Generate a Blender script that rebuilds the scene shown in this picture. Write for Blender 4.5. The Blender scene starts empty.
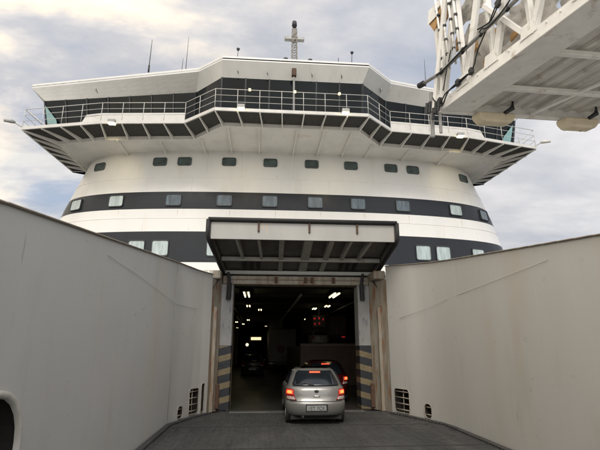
import bpy, bmesh, math, random
from mathutils import Vector, Matrix
random.seed(7)
S = bpy.context.scene
R = math.radians
V = Vector

# ------------------------------------------------------------------ camera
cd = bpy.data.cameras.new('camera'); cam = bpy.data.objects.new('camera', cd)
S.collection.objects.link(cam); S.camera = cam
cam.location = (-1.25, 0, 1.85); cam.rotation_euler = (R(105), 0, R(-4.8))
cd.sensor_width = 36; cd.lens = 27.06; cd.clip_start = .05; cd.clip_end = 5000

# ------------------------------------------------------------------ sky, sun, exposure
S.view_settings.view_transform = 'Standard'; S.view_settings.look = 'None'
S.view_settings.exposure = 0.5; S.view_settings.gamma = 1
SUN_EL, SUN_AZ = 48, 186       # azimuth clockwise from +Y: behind the camera
W = bpy.data.worlds.new('World'); S.world = W; W.use_nodes = True
wn, wl = W.node_tree.nodes, W.node_tree.links
for n in list(wn): wn.remove(n)
def wnode(t, **k):
    n = wn.new(t)
    for a, b in k.items(): setattr(n, a, b)
    return n
sky = wnode('ShaderNodeTexSky', sky_type='NISHITA', sun_disc=False)
sky.sun_elevation = R(SUN_EL); sky.sun_rotation = R(SUN_AZ)
bsky = wnode('ShaderNodeBackground'); bsky.inputs[1].default_value = 0.11
wl.new(sky.outputs[0], bsky.inputs[0])
tc = wnode('ShaderNodeTexCoord'); sep = wnode('ShaderNodeSeparateXYZ'); wl.new(tc.outputs['Generated'], sep.inputs[0])
def wmath(op, a, b=None, c=False):
    n = wnode('ShaderNodeMath', operation=op); n.use_clamp = c
    for i, v in enumerate((a, b)):
        if v is None: continue
        if isinstance(v, (int, float)): n.inputs[i].default_value = v
        else: wl.new(v, n.inputs[i])
    return n.outputs[0]
den = wmath('ADD', wmath('MAXIMUM', sep.outputs[2], 0.0), 0.22)
cx = wmath('DIVIDE', sep.outputs[0], den); cy = wmath('DIVIDE', sep.outputs[1], den)
cmb = wnode('ShaderNodeCombineXYZ'); wl.new(cx, cmb.inputs[0]); wl.new(cy, cmb.inputs[1])
def wnoise(scale, detail, rough, off, sx=1.0, sy=1.0):
    mp = wnode('ShaderNodeMapping'); mp.inputs['Location'].default_value = (off, off * .7, 0)
    mp.inputs['Scale'].default_value = (sx, sy, 1)
    wl.new(cmb.outputs[0], mp.inputs[0])
    n = wnode('ShaderNodeTexNoise'); n.inputs['Scale'].default_value = scale
    n.inputs['Detail'].default_value = detail; n.inputs['Roughness'].default_value = rough
    n.inputs['Distortion'].default_value = .25
    wl.new(mp.outputs[0], n.inputs['Vector']); return n.outputs[0]
def wramp(fac, stops):
    r = wnode('ShaderNodeValToRGB'); wl.new(fac, r.inputs[0]); e = r.color_ramp.elements
    while len(e) < len(stops): e.new(.5)
    for q, (p, c) in zip(e, stops): q.position = p; q.color = (*c, 1)
    return r.outputs[0]
n1 = wnoise(1.7, 7, .55, 3.1, 1, 1.5)
n2 = wnoise(.8, 4, .5, 9.3)
n3 = wnoise(4.2, 6, .6, 5.7, 1, 1.7)
mixn = wmath('ADD', wmath('MULTIPLY', n1, .68), wmath('MULTIPLY', n3, .32))
# the left half of the sky is more broken and warmer, the right a smooth grey sheet
side = wmath('MULTIPLY_ADD', sep.outputs[0], -.9); side.node.inputs[2].default_value = .35; side.node.use_clamp = True
contr = wmath('MULTIPLY_ADD', side, 1.7); contr.node.inputs[2].default_value = 1.35
fac = wmath('MULTIPLY', wmath('SUBTRACT', mixn, .5), contr)
fac = wmath('ADD', fac, wmath('MULTIPLY_ADD', side, .14)); fac.node.use_clamp = True
for l in list(fac.node.inputs[1].links): l.from_node.inputs[2].default_value = .47
warm = wramp(fac, [(.22, (.31, .335, .385)), (.42, (.40, .395, .41)), (.54, (.52, .49, .465)), (.66, (.74, .64, .50)), (.8, (.92, .80, .60))])
cool = wramp(fac, [(.22, (.33, .345, .385)), (.42, (.405, .413, .435)), (.60, (.51, .50, .51)), (.8, (.66, .63, .60))])
mx = wnode('ShaderNodeMix', data_type='RGBA')
wl.new(side, mx.inputs[0]); wl.new(cool, mx.inputs[6]); wl.new(warm, mx.inputs[7])
# brighter clouds behind the viewer, where the low sun stands
back = wmath('MULTIPLY_ADD', sep.outputs[1], -.80); back.node.inputs[2].default_value = 1.76
bcl = wnode('ShaderNodeBackground'); wl.new(mx.outputs[2], bcl.inputs[0]); wl.new(back, bcl.inputs[1])
gap = wramp(n2, [(.50, (1, 1, 1)), (.62, (.55, .55, .55))])
gapf = wmath('MULTIPLY', gap, 1.0)
ms = wnode('ShaderNodeMixShader'); wl.new(gapf, ms.inputs[0]); wl.new(bsky.outputs[0], ms.inputs[1]); wl.new(bcl.outputs[0], ms.inputs[2])
wo = wnode('ShaderNodeOutputWorld'); wl.new(ms.outputs[0], wo.inputs[0])
sl = bpy.data.lights.new('sun', 'SUN'); sl.energy = 1.5; sl.angle = R(25); sl.color = (1, .93, .84)
so = bpy.data.objects.new('sun', sl); S.collection.objects.link(so)
az = R(SUN_AZ); el = R(SUN_EL)
sd = V((math.sin(az) * math.cos(el), math.cos(az) * math.cos(el), math.sin(el)))
so.rotation_euler = sd.to_track_quat('Z', 'Y').to_euler(); so.location = sd * 60

# ------------------------------------------------------------------ helpers
def mat(name, col, rough=.5, metal=0., var=.12, vscale=1.5, vstretch=(1, 1, 1), bump=0., bscale=8, stains=None, spec=.5, coat=0.):
    """painted surface: base colour broken up by noise, optional stains (colour, amount, scale, stretch)"""
    m = bpy.data.materials.new(name); m.use_nodes = True
    nt = m.node_tree; N, L = nt.nodes, nt.links
    b = N['Principled BSDF']; b.inputs['Roughness'].default_value = rough; b.inputs['Metallic'].default_value = metal
    b.inputs['Specular IOR Level'].default_value = spec; b.inputs['Coat Weight'].default_value = coat
    t = N.new('ShaderNodeTexCoord')
    def noise(scale, st, detail=5):
        mp = N.new('ShaderNodeMapping'); mp.inputs['Scale'].default_value = st
        L.new(t.outputs['Object'], mp.inputs[0])
        n = N.new('ShaderNodeTexNoise'); n.inputs['Scale'].default_value = scale; n.inputs['Detail'].default_value = detail
        n.inputs['Roughness'].default_value = .6
        L.new(mp.outputs[0], n.inputs['Vector']); return n.outputs[0]
    r = N.new('ShaderNodeValToRGB'); e = r.color_ramp.elements
    e[0].position = .3; e[1].position = .7
    e[0].color = (*[c * (1 - var) for c in col], 1); e[1].color = (*[min(1, c * (1 + var * .6)) for c in col], 1)
    L.new(noise(vscale, vstretch), r.inputs[0]); out = r.outputs[0]
    for (scol, lo, hi, sc, st) in (stains or []):
        n = noise(sc, st, 8); mr = N.new('ShaderNodeMapRange'); mr.inputs[1].default_value = lo; mr.inputs[2].default_value = hi
        L.new(n, mr.inputs[0]); mm = N.new('ShaderNodeMix'); mm.data_type = 'RGBA'
        L.new(mr.outputs[0], mm.inputs[0]); L.new(out, mm.inputs[6]); mm.inputs[7].default_value = (*scol, 1); out = mm.outputs[2]
    L.new(out, b.inputs['Base Color'])
    rr = N.new('ShaderNodeMapRange'); rr.inputs[3].default_value = max(.03, rough - .12); rr.inputs[4].default_value = min(1, rough + .12)
    L.new(noise(vscale * 2.3, vstretch), rr.inputs[0]); L.new(rr.outputs[0], b.inputs['Roughness'])
    if bump:
        bp = N.new('ShaderNodeBump'); bp.inputs['Strength'].default_value = min(1, bump); bp.inputs['Distance'].default_value = .03
        L.new(noise(bscale, (1, 1, 1), 4), bp.inputs['Height']); L.new(bp.outputs[0], b.inputs['Normal'])
    return m
def emis(name, col, st):
    m = bpy.data.materials.new(name); m.use_nodes = True
    b = m.node_tree.nodes['Principled BSDF']; b.inputs['Base Color'].default_value = (*[min(.8, c) for c in col], 1)
    b.inputs['Emission Color'].default_value = (*col, 1); b.inputs['Emission Strength'].default_value = st; return m
def glassy(name, col, rough=.08, var=.3, sc=1.2):
    m = mat(name, col, rough, 0, var, sc, spec=.6); return m

RUST = (.20, .075, .025)
M = {}
M['ship_white'] = mat('ship_white', (.67, .665, .64), .34, 0, .05, .8, (1, 1, .35), .25, 1.1,
    [((.60, .56, .48), .58, .84, 1.1, (1.5, 1.5, .22)), ((.50, .36, .20), .70, .84, 2.6, (1.6, 1.6, .16))])
M['ship_band'] = mat('ship_band', (.013, .016, .021), .42, 0, .18, 1.5, (1, 1, .4), .15, 1.0, spec=.3)
M['soffit'] = mat('soffit', (.74, .72, .68), .5, 0, .12, 1.2, (1, 1, 1), .1, 3, [((.52, .45, .36), .58, .85, 1.2, (1, 1, 1))])
M['roof_white'] = mat('roof_white', (.62, .62, .60), .45, 0, .07, 1.2, (1, 1, .3), .1, 2, [((.5, .46, .4), .62, .8, 2, (2, 2, .3))])
M['wall_paint'] = mat('wall_paint', (.455, .447, .42), .40, 0, .06, .55, (1, 1, .35), .10, 1.1,
    [((.36, .34, .30), .56, .80, .8, (1.2, 1.2, .35)), ((.33, .315, .28), .66, .80, 2.8, (1.4, 1.4, .14)), ((.24, .23, .21), .72, .80, 2.3, (1, 3, .4)), ((.44, .40, .33), .52, .8, .6, (1, 1, .25)), ((.33, .32, .29), .66, .74, 9, (1, .35, 1)),
     ((.49, .48, .45), .62, .75, 1.7, (2.4, 2.4, .12))])
M['edge'] = mat('edge', (.22, .19, .15), .6, 0, .3, 5)
M['weld'] = mat('weld', (.45, .44, .40), .5, 0, .2, 5)
M['frame_beige'] = mat('frame_beige', (.26, .24, .195), .55, 0, .2, 2, (1, 1, .5), .3, 6,
    [((.17, .115, .07), .46, .66, 2.2, (3, 3, .35)), (RUST, .56, .66, 4, (2.5, 2.5, .4)), ((.05, .045, .04), .66, .72, 5, (2, 2, .8))])
M['jamb'] = mat('jamb', (.22, .22, .215), .5, 0, .2, 3, (1, 1, .5), .3, 8,
    [((.07, .08, .10), .60, .68, 3.5, (2, 2, .6)), (RUST, .64, .74, 5, (2, 2, .5))])
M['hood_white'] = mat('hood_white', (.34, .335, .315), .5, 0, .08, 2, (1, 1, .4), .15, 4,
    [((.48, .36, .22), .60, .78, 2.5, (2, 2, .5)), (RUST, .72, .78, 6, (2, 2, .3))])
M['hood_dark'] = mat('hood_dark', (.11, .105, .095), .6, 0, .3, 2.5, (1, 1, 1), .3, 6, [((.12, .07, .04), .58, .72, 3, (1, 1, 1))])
M['hood_rib'] = mat('hood_rib', (.27, .26, .235), .6, 0, .25, 2.5, (1, 1, 1), .3, 6, [((.15, .08, .04), .60, .72, 3, (1, 1, 1))])
M['hole_dark'] = mat('hole_dark', (.022, .018, .014), .9)
M['mast_grey'] = mat('mast_grey', (.20, .19, .165), .6, 0, .3, 4)
M['slot_rim'] = mat('slot_rim', (.44, .42, .37), .5, 0, .15, 6)
M['vent_rim'] = mat('vent_rim', (.30, .27, .22), .6, 0, .4, 9)
M['rubber'] = mat('rubber', (.012, .012, .012), .7)
M['rust'] = mat('rust', (.075, .038, .022), .8, 0, .4, 12)
M['rail'] = mat('rail', (.52, .51, .48), .45, 0, .1, 3)
M['grate'] = mat('grate', (.045, .042, .038), .8, 0, .3, 6)
M['bridge_glass'] = mat('bridge_glass', (.005, .008, .009), .07, 0, .6, .7, spec=.16)
M['teal_glass'] = glassy('teal_glass', (.16, .30, .30), .08)
M['mullion'] = mat('mullion', (.012, .014, .016), .5)
M['win_pale'] = mat('win_pale', (.36, .43, .43), .10, 0, .35, 2.2, (3.5, 1, .5), spec=.6)
M['win_mid'] = mat('win_mid', (.075, .105, .125), .08, 0, .6, 2.2, (3, 1, .6), spec=.6)
M['win_dark'] = glassy('win_dark', (.06, .085, .085), .07, .5, 2.5)
M['gasket'] = mat('gasket', (.02, .022, .025), .6)
M['gasket_dark'] = mat('gasket_green', (.075, .09, .085), .5)
M['dark_steel'] = mat('dark_steel', (.03, .03, .032), .5, .3, .3, 6)
M['grey_steel'] = mat('grey_steel', (.28, .28, .27), .5, .2, .2, 5)
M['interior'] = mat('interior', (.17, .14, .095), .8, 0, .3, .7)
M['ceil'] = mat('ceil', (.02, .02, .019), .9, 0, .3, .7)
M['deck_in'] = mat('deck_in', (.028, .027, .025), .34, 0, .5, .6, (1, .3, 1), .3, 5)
M['gang'] = mat('gang_white', (.76, .75, .71), .5, 0, .1, 2.5, (1, 1, 1), .2, 6, [((.42, .35, .26), .58, .76, 3, (1, 1, 1)), (RUST, .72, .78, 8, (1, 1, 1))])
M['gang_panel'] = mat('gang_panel', (.62, .60, .56), .6, 0, .16, 2.0, (1, 1, 1), .2, 5, [((.33, .29, .24), .54, .76, 2.5, (1, 1, 1))])
M['canvas'] = mat('canvas', (.50, .48, .44), .8, 0, .2, 3, (1, 1, 1), .5, 5)
M['orange'] = mat('orange', (.42, .24, .09), .6, 0, .3, 6)
M['fender'] = mat('fender', (.66, .58, .42), .6, 0, .12, 3, (1, 1, 1), .2, 5, [((.32, .25, .16), .58, .75, 5, (1, 1, 1))])
M['lamp_on'] = emis('lamp_on', (1, .88, .5), 9)
M['lamp_small'] = emis('lamp_small', (1, .78, .35), 1.6)
M['tube'] = emis('tube', (1, .86, .45), 3.2)
M['tube_dim'] = emis('tube_dim', (1, .84, .5), 1.1)
M['red_glow'] = emis('red_glow', (1, .04, .05), .10)

# hazard stripes
hz = mat('hazard', (.14, .11, .058), .55, 0, .3, 3, (1, 1, 1), .3, 8, [((.13, .09, .05), .56, .7, 5, (1, 1, .5))])
N, L = hz.node_tree.nodes, hz.node_tree.links
b = N['Principled BSDF']; src = b.inputs['Base Color'].links[0].from_socket
t = N.new('ShaderNodeTexCoord'); sx = N.new('ShaderNodeSeparateXYZ'); L.new(t.outputs['Object'], sx.inputs[0])
ab = N.new('ShaderNodeMath'); ab.operation = 'ABSOLUTE'; L.new(sx.outputs[0], ab.inputs[0])
a1 = N.new('ShaderNodeMath'); a1.operation = 'MULTIPLY_ADD'; L.new(ab.outputs[0], a1.inputs[0]); a1.inputs[1].default_value = .25; L.new(sx.outputs[2], a1.inputs[2])
a2 = N.new('ShaderNodeMath'); a2.operation = 'MODULO'; L.new(a1.outputs[0], a2.inputs[0]); a2.inputs[1].default_value = .40
a3 = N.new('ShaderNodeMath'); a3.operation = 'GREATER_THAN'; L.new(a2.outputs[0], a3.inputs[0]); a3.inputs[1].default_value = .17
mm = N.new('ShaderNodeMix'); mm.data_type = 'RGBA'; L.new(a3.outputs[0], mm.inputs[0]); L.new(src, mm.inputs[6]); mm.inputs[7].default_value = (.010, .012, .016, 1)
L.new(mm.outputs[2], b.inputs['Base Color']); M['hazard'] = hz

# ramp: dark non-slip steel, chevron tread and worn wheel tracks
rp = mat('ramp', (.046, .046, .044), .62, 0, .35, 1.1, (1, .35, 1), 0, 8, [((.070, .068, .064), .52, .75, 1.4, (1, .25, 1)), ((.022, .022, .022), .60, .72, 1.8, (1.3, .5, 1))])
N, L = rp.node_tree.nodes, rp.node_tree.links; b = N['Principled BSDF']
t = N.new('ShaderNodeTexCoord')
wv = N.new('ShaderNodeTexWave'); wv.wave_type = 'BANDS'; wv.bands_direction = 'Y'; wv.inputs['Scale'].default_value = 2.6
wv.inputs['Distortion'].default_value = 1.6; wv.inputs['Detail'].default_value = 2; wv.inputs['Detail Scale'].default_value = 3; L.new(t.outputs['Object'], wv.inputs[0])
wx = N.new('ShaderNodeTexWave'); wx.wave_type = 'BANDS'; wx.bands_direction = 'X'; wx.inputs['Scale'].default_value = 2.8
wx.inputs['Distortion'].default_value = .4; L.new(t.outputs['Object'], wx.inputs[0])
ns = N.new('ShaderNodeTexNoise'); ns.inputs['Scale'].default_value = 30; ns.inputs['Detail'].default_value = 6; L.new(t.outputs['Object'], ns.inputs[0])
q1 = N.new('ShaderNodeMath'); q1.operation = 'MULTIPLY_ADD'; L.new(wv.outputs[1], q1.inputs[0]); q1.inputs[1].default_value = .9; L.new(ns.outputs[0], q1.inputs[2])
q2 = N.new('ShaderNodeMath'); q2.operation = 'MULTIPLY_ADD'; L.new(wx.outputs[1], q2.inputs[0]); q2.inputs[1].default_value = .5; L.new(q1.outputs[0], q2.inputs[2])
bp = N.new('ShaderNodeBump'); bp.inputs['Strength'].default_value = .8; bp.inputs['Distance'].default_value = .02
L.new(q2.outputs[0], bp.inputs['Height']); L.new(bp.outputs[0], b.inputs['Normal'])
src = b.inputs['Base Color'].links[0].from_socket
mu = N.new('ShaderNodeMix'); mu.data_type = 'RGBA'; mu.blend_type = 'MULTIPLY'; mu.inputs[0].default_value = .55
cr = N.new('ShaderNodeValToRGB'); cr.color_ramp.elements[0].position = .55; cr.color_ramp.elements[0].color = (.45, .45, .45, 1)
cr.color_ramp.elements[1].position = 1.5 / 1.6; L.new(q2.outputs[0], cr.inputs[0])
L.new(src, mu.inputs[6]); L.new(cr.outputs[0], mu.inputs[7]); L.new(mu.outputs[2], b.inputs['Base Color'])
M['ramp'] = rp

class MB:
    def __init__(s): s.v = []; s.f = []; s.m = []
    def add(s, vs, fs, mi=0):
        o = len(s.v); s.v += [tuple(p) for p in vs]; s.f += [[i + o for i in f] for f in fs]; s.m += [mi] * len(fs); return s
    def box(s, lo, hi, mi=0):
        x0, y0, z0 = lo; x1, y1, z1 = hi
        return s.add([(x0,y0,z0),(x1,y0,z0),(x1,y1,z0),(x0,y1,z0),(x0,y0,z1),(x1,y0,z1),(x1,y1,z1),(x0,y1,z1)],
                     [(0,3,2,1),(4,5,6,7),(0,1,5,4),(1,2,6,5),(2,3,7,6),(3,0,4,7)], mi)
    def beam(s, a, b, w, h, up=(0, 0, 1), mi=0):
        a, b = V(a), V(b); d = (b - a).normalized(); up = V(up)
        if abs(d.dot(up)) > .98: up = V((0, 1, 0))
        r = d.cross(up).normalized(); u = r.cross(d).normalized()
        vs = [p + r * (i * w / 2) + u * (j * h / 2) for p in (a, b) for i, j in ((-1,-1),(1,-1),(1,1),(-1,1))]
        return s.add(vs, [(0,1,2,3),(7,6,5,4),(0,4,5,1),(1,5,6,2),(2,6,7,3),(3,7,4,0)], mi)
    def tube(s, pts, r, n=8, mi=0, cap=True):
        pts = [V(p) for p in pts]; rings = []
        rr = r if isinstance(r, (list, tuple)) else [r] * len(pts)
        for i, p in enumerate(pts):
            d = (pts[min(i + 1, len(pts) - 1)] - pts[max(i - 1, 0)]).normalized()
            up = V((0, 0, 1)) if abs(d.z) < .95 else V((0, 1, 0))
            x = d.cross(up).normalized(); y = x.cross(d)
            rings.append([p + (x * math.cos(k * 2 * math.pi / n) + y * math.sin(k * 2 * math.pi / n)) * rr[i] for k in range(n)])
        vs = [q for ring in rings for q in ring]
        fs = [(i*n+k, i*n+(k+1)%n, (i+1)*n+(k+1)%n, (i+1)*n+k) for i in range(len(pts)-1) for k in range(n)]
        if cap: fs += [tuple(range(n))[::-1], tuple((len(pts)-1)*n + k for k in range(n))]
        return s.add(vs, fs, mi)
    def prism(s, poly, z0, z1, mi=0):
        n = len(poly)
        z0s = z0 if isinstance(z0, (list, tuple)) else [z0] * n; z1s = z1 if isinstance(z1, (list, tuple)) else [z1] * n
        vs = [(x, y, z) for (x, y), z in zip(poly, z0s)] + [(x, y, z) for (x, y), z in zip(poly, z1s)]
        return s.add(vs, [tuple(range(n))[::-1], tuple(range(n, 2*n))] + [(i, (i+1)%n, n+(i+1)%n, n+i) for i in range(n)], mi)
    def slab(s, pts, thick, mi=0):      # polygon in space given a thickness vector
        n = len(pts); t = V(thick)
        return s.add([V(p) for p in pts] + [V(p) + t for p in pts], [tuple(range(n))[::-1], tuple(range(n, 2*n))] + [(i, (i+1)%n, n+(i+1)%n, n+i) for i in range(n)], mi)
    def build(s, name, mats, parent=None, smooth=False, bevel=0, seg=1, fix=True):
        me = bpy.data.meshes.new(name); me.from_pydata(s.v, [], s.f)
        for m_ in (mats if isinstance(mats, (list, tuple)) else [mats]): me.materials.append(m_)
        for p, i in zip(me.polygons, s.m): p.material_index = i; p.use_smooth = smooth
        if fix:
            bm = bmesh.new(); bm.from_mesh(me); bmesh.ops.recalc_face_normals(bm, faces=bm.faces); bm.to_mesh(me); bm.free()
        me.update()
        o = bpy.data.objects.new(name, me); S.collection.objects.link(o)
        if parent: o.parent = parent
        if bevel:
            mo = o.modifiers.new('bevel', 'BEVEL'); mo.width = bevel; mo.segments = seg; mo.limit_method = 'ANGLE'
        return o
def tag(o, label=None, cat=None, group=None, kind=None):
    if label: o['label'] = label
    if cat: o['category'] = cat
    if group: o['group'] = group
    if kind: o['kind'] = kind
    return o
def thing(name, label, cat, loc=(0, 0, 0), rz=0, group=None):
    o = bpy.data.objects.new(name, None); S.collection.objects.link(o); o.location = loc; o.rotation_euler = (0, 0, rz)
    return tag(o, label, cat, group)
def lerp(a, b, t): return a + (b - a) * t
def resample(path, step):
    """points and tangents every `step` along a 2-D polyline, always keeping the corners"""
    out = []
    for a, b in zip(path[:-1], path[1:]):
        a, b = V(a), V(b); n = max(1, round((b - a).length / step))
        for k in range(n): out.append(a.lerp(b, k / n))
    out.append(V(path[-1])); return out

# ------------------------------------------------------------------ ground, water, ramp
me = MB().box((-1500, -1500, -6.0), (1500, 1500, -4.5)).build('water', mat('water', (.012, .022, .026), .12, 0, .2, .05, (1, 1, 1), .5, .6)); tag(me, kind='structure')
me = MB().box((-70, -80, -4.49), (70, 13.2, -.25)).build('quay', mat('quay', (.36, .35, .33), .8, 0, .2, .5, (1, 1, 1), .2, 5)); tag(me, kind='structure')
bm_ = MB(); bm_.prism([(-3.52, -6), (3.37, -6), (3.32, 11.5), (2.84, 12.8), (2.5, 13.65), (2.3, 14.0), (-2.55, 14.0), (-2.72, 13.85), (-3.08, 13.2), (-3.46, 12.1)], -.22, 0)
ramp = bm_.build('ramp', M['ramp']); tag(ramp, kind='structure')
for yy in (2.0, 4.4, 6.8, 9.2, 11.6):
    o = MB().box((-3.3, yy, .0), (3.2, yy + .035, .006)).build('deck_joint', mat('joint', (.02, .02, .02), .8)); tag(o, kind='structure')
tb = MB()
for yy in range(0, 110):
    y = 2.1 + yy * .11
    if y > 13.6: break
    lim = 3.3 if y < 11.3 else 3.3 - (y - 11.3) * .42
    x = -lim
    while x < lim - .1:
        k_ = int(round((x + 4) / .16)) % 2
        if random.random() < .85: tb.beam((x, y + (.025 if k_ else -.025), .001), (x + .13, y + (-.025 if k_ else .025), .001), .016, .008)
        x += .16
tb.build('tread_bars', M['ramp'], ramp)
# raised edge plates where the ramp meets the walls, and the hinge strip
e = MB()
def edge_strip(path, side):
    for a, b in zip(path[:-1], path[1:]):
        e.beam((a[0], a[1], .02), (b[0], b[1], .02), .12, .045)
edge_strip([(-3.42, -5), (-3.41, 11.9), (-3.02, 13.15), (-2.66, 13.8)], 1); edge_strip([(3.30, -5), (3.26, 11.4), (2.78, 12.75), (2.46, 13.5)], -1)
o = e.build('kerb', M['ramp'], bevel=.01); tag(o, kind='structure')
o = MB().box((-2.12, 13.9, -.05), (1.8, 14.18, .022)).build('threshold_plate', mat('thresh', (.12, .12, .115), .4, .3, .3, 4), bevel=.008); tag(o, kind='structure')
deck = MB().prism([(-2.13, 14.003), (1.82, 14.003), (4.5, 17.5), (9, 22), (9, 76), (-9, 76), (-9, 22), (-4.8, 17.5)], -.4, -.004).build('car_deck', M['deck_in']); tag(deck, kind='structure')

# ------------------------------------------------------------------ side walls of the ramp (open bow doors)
def wall_solid(path, ztop, side, thick=.16):
    """closed wall following path, thickness outward"""
    n = len(path); mbw = MB(); ins = [V((*p, 0)) for p in path]; outs = []
    for i, p in enumerate(path):
        a = V(path[max(i-1, 0)]); c = V(path[min(i+1, n-1)]); d = (c - a).normalized(); nn = V((-d.y, d.x)) * side
        outs.append(V(p) + nn * thick)
    vs = []; 
    for p, q in zip(path, outs):
        zt = ztop(p[1]); vs += [(p[0], p[1], -.3), (p[0], p[1], zt), (q.x, q.y, zt), (q.x, q.y, -.3)]
    fs = []
    for i in range(n - 1):
        for k in range(4): fs.append((i*4+k, i*4+(k+1)%4, (i+1)*4+(k+1)%4, (i+1)*4+k))
    fs += [(0, 1, 2, 3), tuple((n-1)*4+k for k in (3, 2, 1, 0))]
    return mbw.add(vs, fs)
def cut(o, cutters):
    for c in cutters:
        m_ = o.modifiers.new('cut', 'BOOLEAN'); m_.operation = 'DIFFERENCE'; m_.object = c; m_.solver = 'EXACT'
    bpy.context.view_layer.update()
    dg = bpy.context.evaluated_depsgraph_get(); nm = bpy.data.meshes.new_from_object(o.evaluated_get(dg))
    o.modifiers.clear(); o.data = nm
    for c in cutters: bpy.data.objects.remove(c)
def rounded(w, h, r, n=5):
    pts = []
    for cx_, cz_, a0 in ((w/2-r, h/2-r, 0), (-w/2+r, h/2-r, 90), (-w/2+r, -h/2+r, 180), (w/2-r, -h/2+r, 270)):
        for k in range(n + 1):
            a = R(a0 + 90 * k / n); pts.append((cx_ + r * math.cos(a), cz_ + r * math.sin(a)))
    return pts
def hole_shape(a, b, z0, z1, r, depth_in, depth_out, side):
    """rounded prism through the wall between plan points a, b; returns MB and frame info"""
    a, b = V(a), V(b); d = (b - a); w = d.length; d.normalize(); nn = V((-d.y, d.x)) * side
    c = (a + b) / 2; zc = (z0 + z1) / 2; pts = rounded(w, z1 - z0, min(r, w/2 - .001, (z1-z0)/2 - .001))
    def P(u, z, o_): return V((c.x + d.x * u + nn.x * o_, c.y + d.y * u + nn.y * o_, zc + z))
    n = len(pts); vs = [P(u, z, -depth_in) for u, z in pts] + [P(u, z, depth_out) for u, z in pts]
    fs = [tuple(range(n)), tuple(range(n, 2*n))[::-1]] + [(i, (i+1) % n, n+(i+1) % n, n+i) for i in range(n)]
    return MB().add(vs, fs), P, pts, w
LP = [(-3.55, -2), (-3.54, 4), (-3.5, 12.1), (-3.3, 12.68), (-3.12, 13.2), (-2.95, 13.55), (-2.75, 13.9)]
RP = [(3.40, -2), (3.38, 5.0), (3.37, 8.0), (3.345, 10.3), (3.27, 11.4), (3.10, 12.2), (2.87, 12.8), (2.55, 13.6)]
lz = lambda y: 2.60 + .115 * y if y < 12.1 else 3.99 - .02 * (y - 12.1)
rz_ = lambda y: 2.67 + .115 * y
def smooth_path(P):
    P = [V(p) for p in P]; out = [P[0], P[1]]
    for i in range(1, len(P) - 1):
        p0, p1, p2, p3 = P[i-1], P[i], P[i+1], P[min(i+2, len(P)-1)]
        if i == 1: p0 = p1 - (p2 - p1)
        for k in range(1, 9):
            t_ = k / 8; out.append(.5 * ((2*p1) + (p2-p0)*t_ + (2*p0-5*p1+4*p2-p3)*t_**2 + (3*p1-p0-3*p2+p3)*t_**3))
    return [tuple(p) for p in out]
def make_wall(path, zt, side, label, holes, seams):
    if side < 0: path = smooth_path(path)
    root = thing('ramp_side_wall', label, 'wall', (path[0][0], 2, 0)); root.location = (0, 0, 0)
    w = wall_solid(path, zt, side).build('wall_panel', M['wall_paint'], root)
    cs, info = [], []
    for h in holes:
        mb, P, pts, wd = hole_shape(h[0], h[1], h[2], h[3], h[4], .3, .5, side)
        cs.append(mb.build('cutter', M['edge'])); info.append((P, pts, wd, h))
    cut(w, cs)
    for p in w.data.polygons: p.use_smooth = True
    w.data.set_sharp_from_angle(angle=R(35))
    for P, pts, wd, h in info:
        hh = h[3] - h[2]; kind = h[5]
        f = MB(); n = len(pts)
        # rim of the opening
        rr_ = .038 if kind == 'slot' else .013; vs_ = []; n = len(pts)
        for i_, (u, z) in enumerate(pts):
            a_, b_ = V(pts[i_-1]), V(pts[(i_+1) % n]); tg = (b_ - a_).normalized(); ox, oz = tg.y, -tg.x
            for r0, h0 in ((-1, .3), (-.7, -.7), (0, -1), (.7, -.7), (1, .3)): vs_.append(P(u + ox * rr_ * r0, z + oz * rr_ * r0, h0 * rr_))
        f.add(vs_, [(i_*5+k_, i_*5+k_+1, ((i_+1) % n)*5+k_+1, ((i_+1) % n)*5+k_) for i_ in range(n) for k_ in range(4)])
        li = MB(); li.add([P(u * .985, z * .985, .004) for u, z in pts] + [P(u * .985, z * .985, .30) for u, z in pts], [(i_, (i_+1) % n, n+(i_+1) % n, n+i_) for i_ in range(n)])
        li.build('opening_shade', M['hole_dark'], root, fix=False)  # added dark sleeve, its colour stands in for shade on the reveal
        rim = f.build('opening_rim', M['slot_rim'] if kind == 'slot' else M['vent_rim'], root, smooth=True)
        # dark pocket behind
        k = MB(); vs = [P(u * 1.03, z * 1.03, .17) for u, z in pts] + [P(u * 1.03, z * 1.03, .55) for u, z in pts]
        k.add(vs, [tuple(range(n, 2*n))] + [(i, (i+1) % n, n+(i+1) % n, n+i) for i in range(n)])
        k.build('pocket', M['hole_dark'] if kind != 'slot' else mat('pocket_brown', (.012, .011, .009), .9), root)
        if kind in ('grille', 'bars'):
            bz = 4 if kind == 'grille' else 2
            for q in range(bz):
                z = -hh/2 + hh * (q + .5) / bz
                MB().tube([P(-wd/2, z, .03), P(wd/2, z, .03)], .016, 6).build('grille_bar', M['vent_rim'], root, smooth=True)
            if kind == 'grille':
                MB().tube([P(-.02, -hh/2, .05), P(-.02, hh/2, .05)], .014, 6).build('grille_bar', M['vent_rim'], root, smooth=True)
    # capping rail on the top edge
    c = MB()
    for a, b in zip(path[:-1], path[1:]):
        c.beam((a[0] + side * 0 - 0, a[1], zt(a[1]) + .012), (b[0], b[1], zt(b[1]) + .008), .09, .024)
    c.build('top_edge', M['edge'], root, bevel=.01)
    for s_ in seams:
        MB().tube([(V(p) + V((.006 if p[0] < 0 else -.006, 0, 0)))*1 for p in s_], .004, 6).build('weld_seam', M['weld'], root, smooth=True)
    return root
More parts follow.
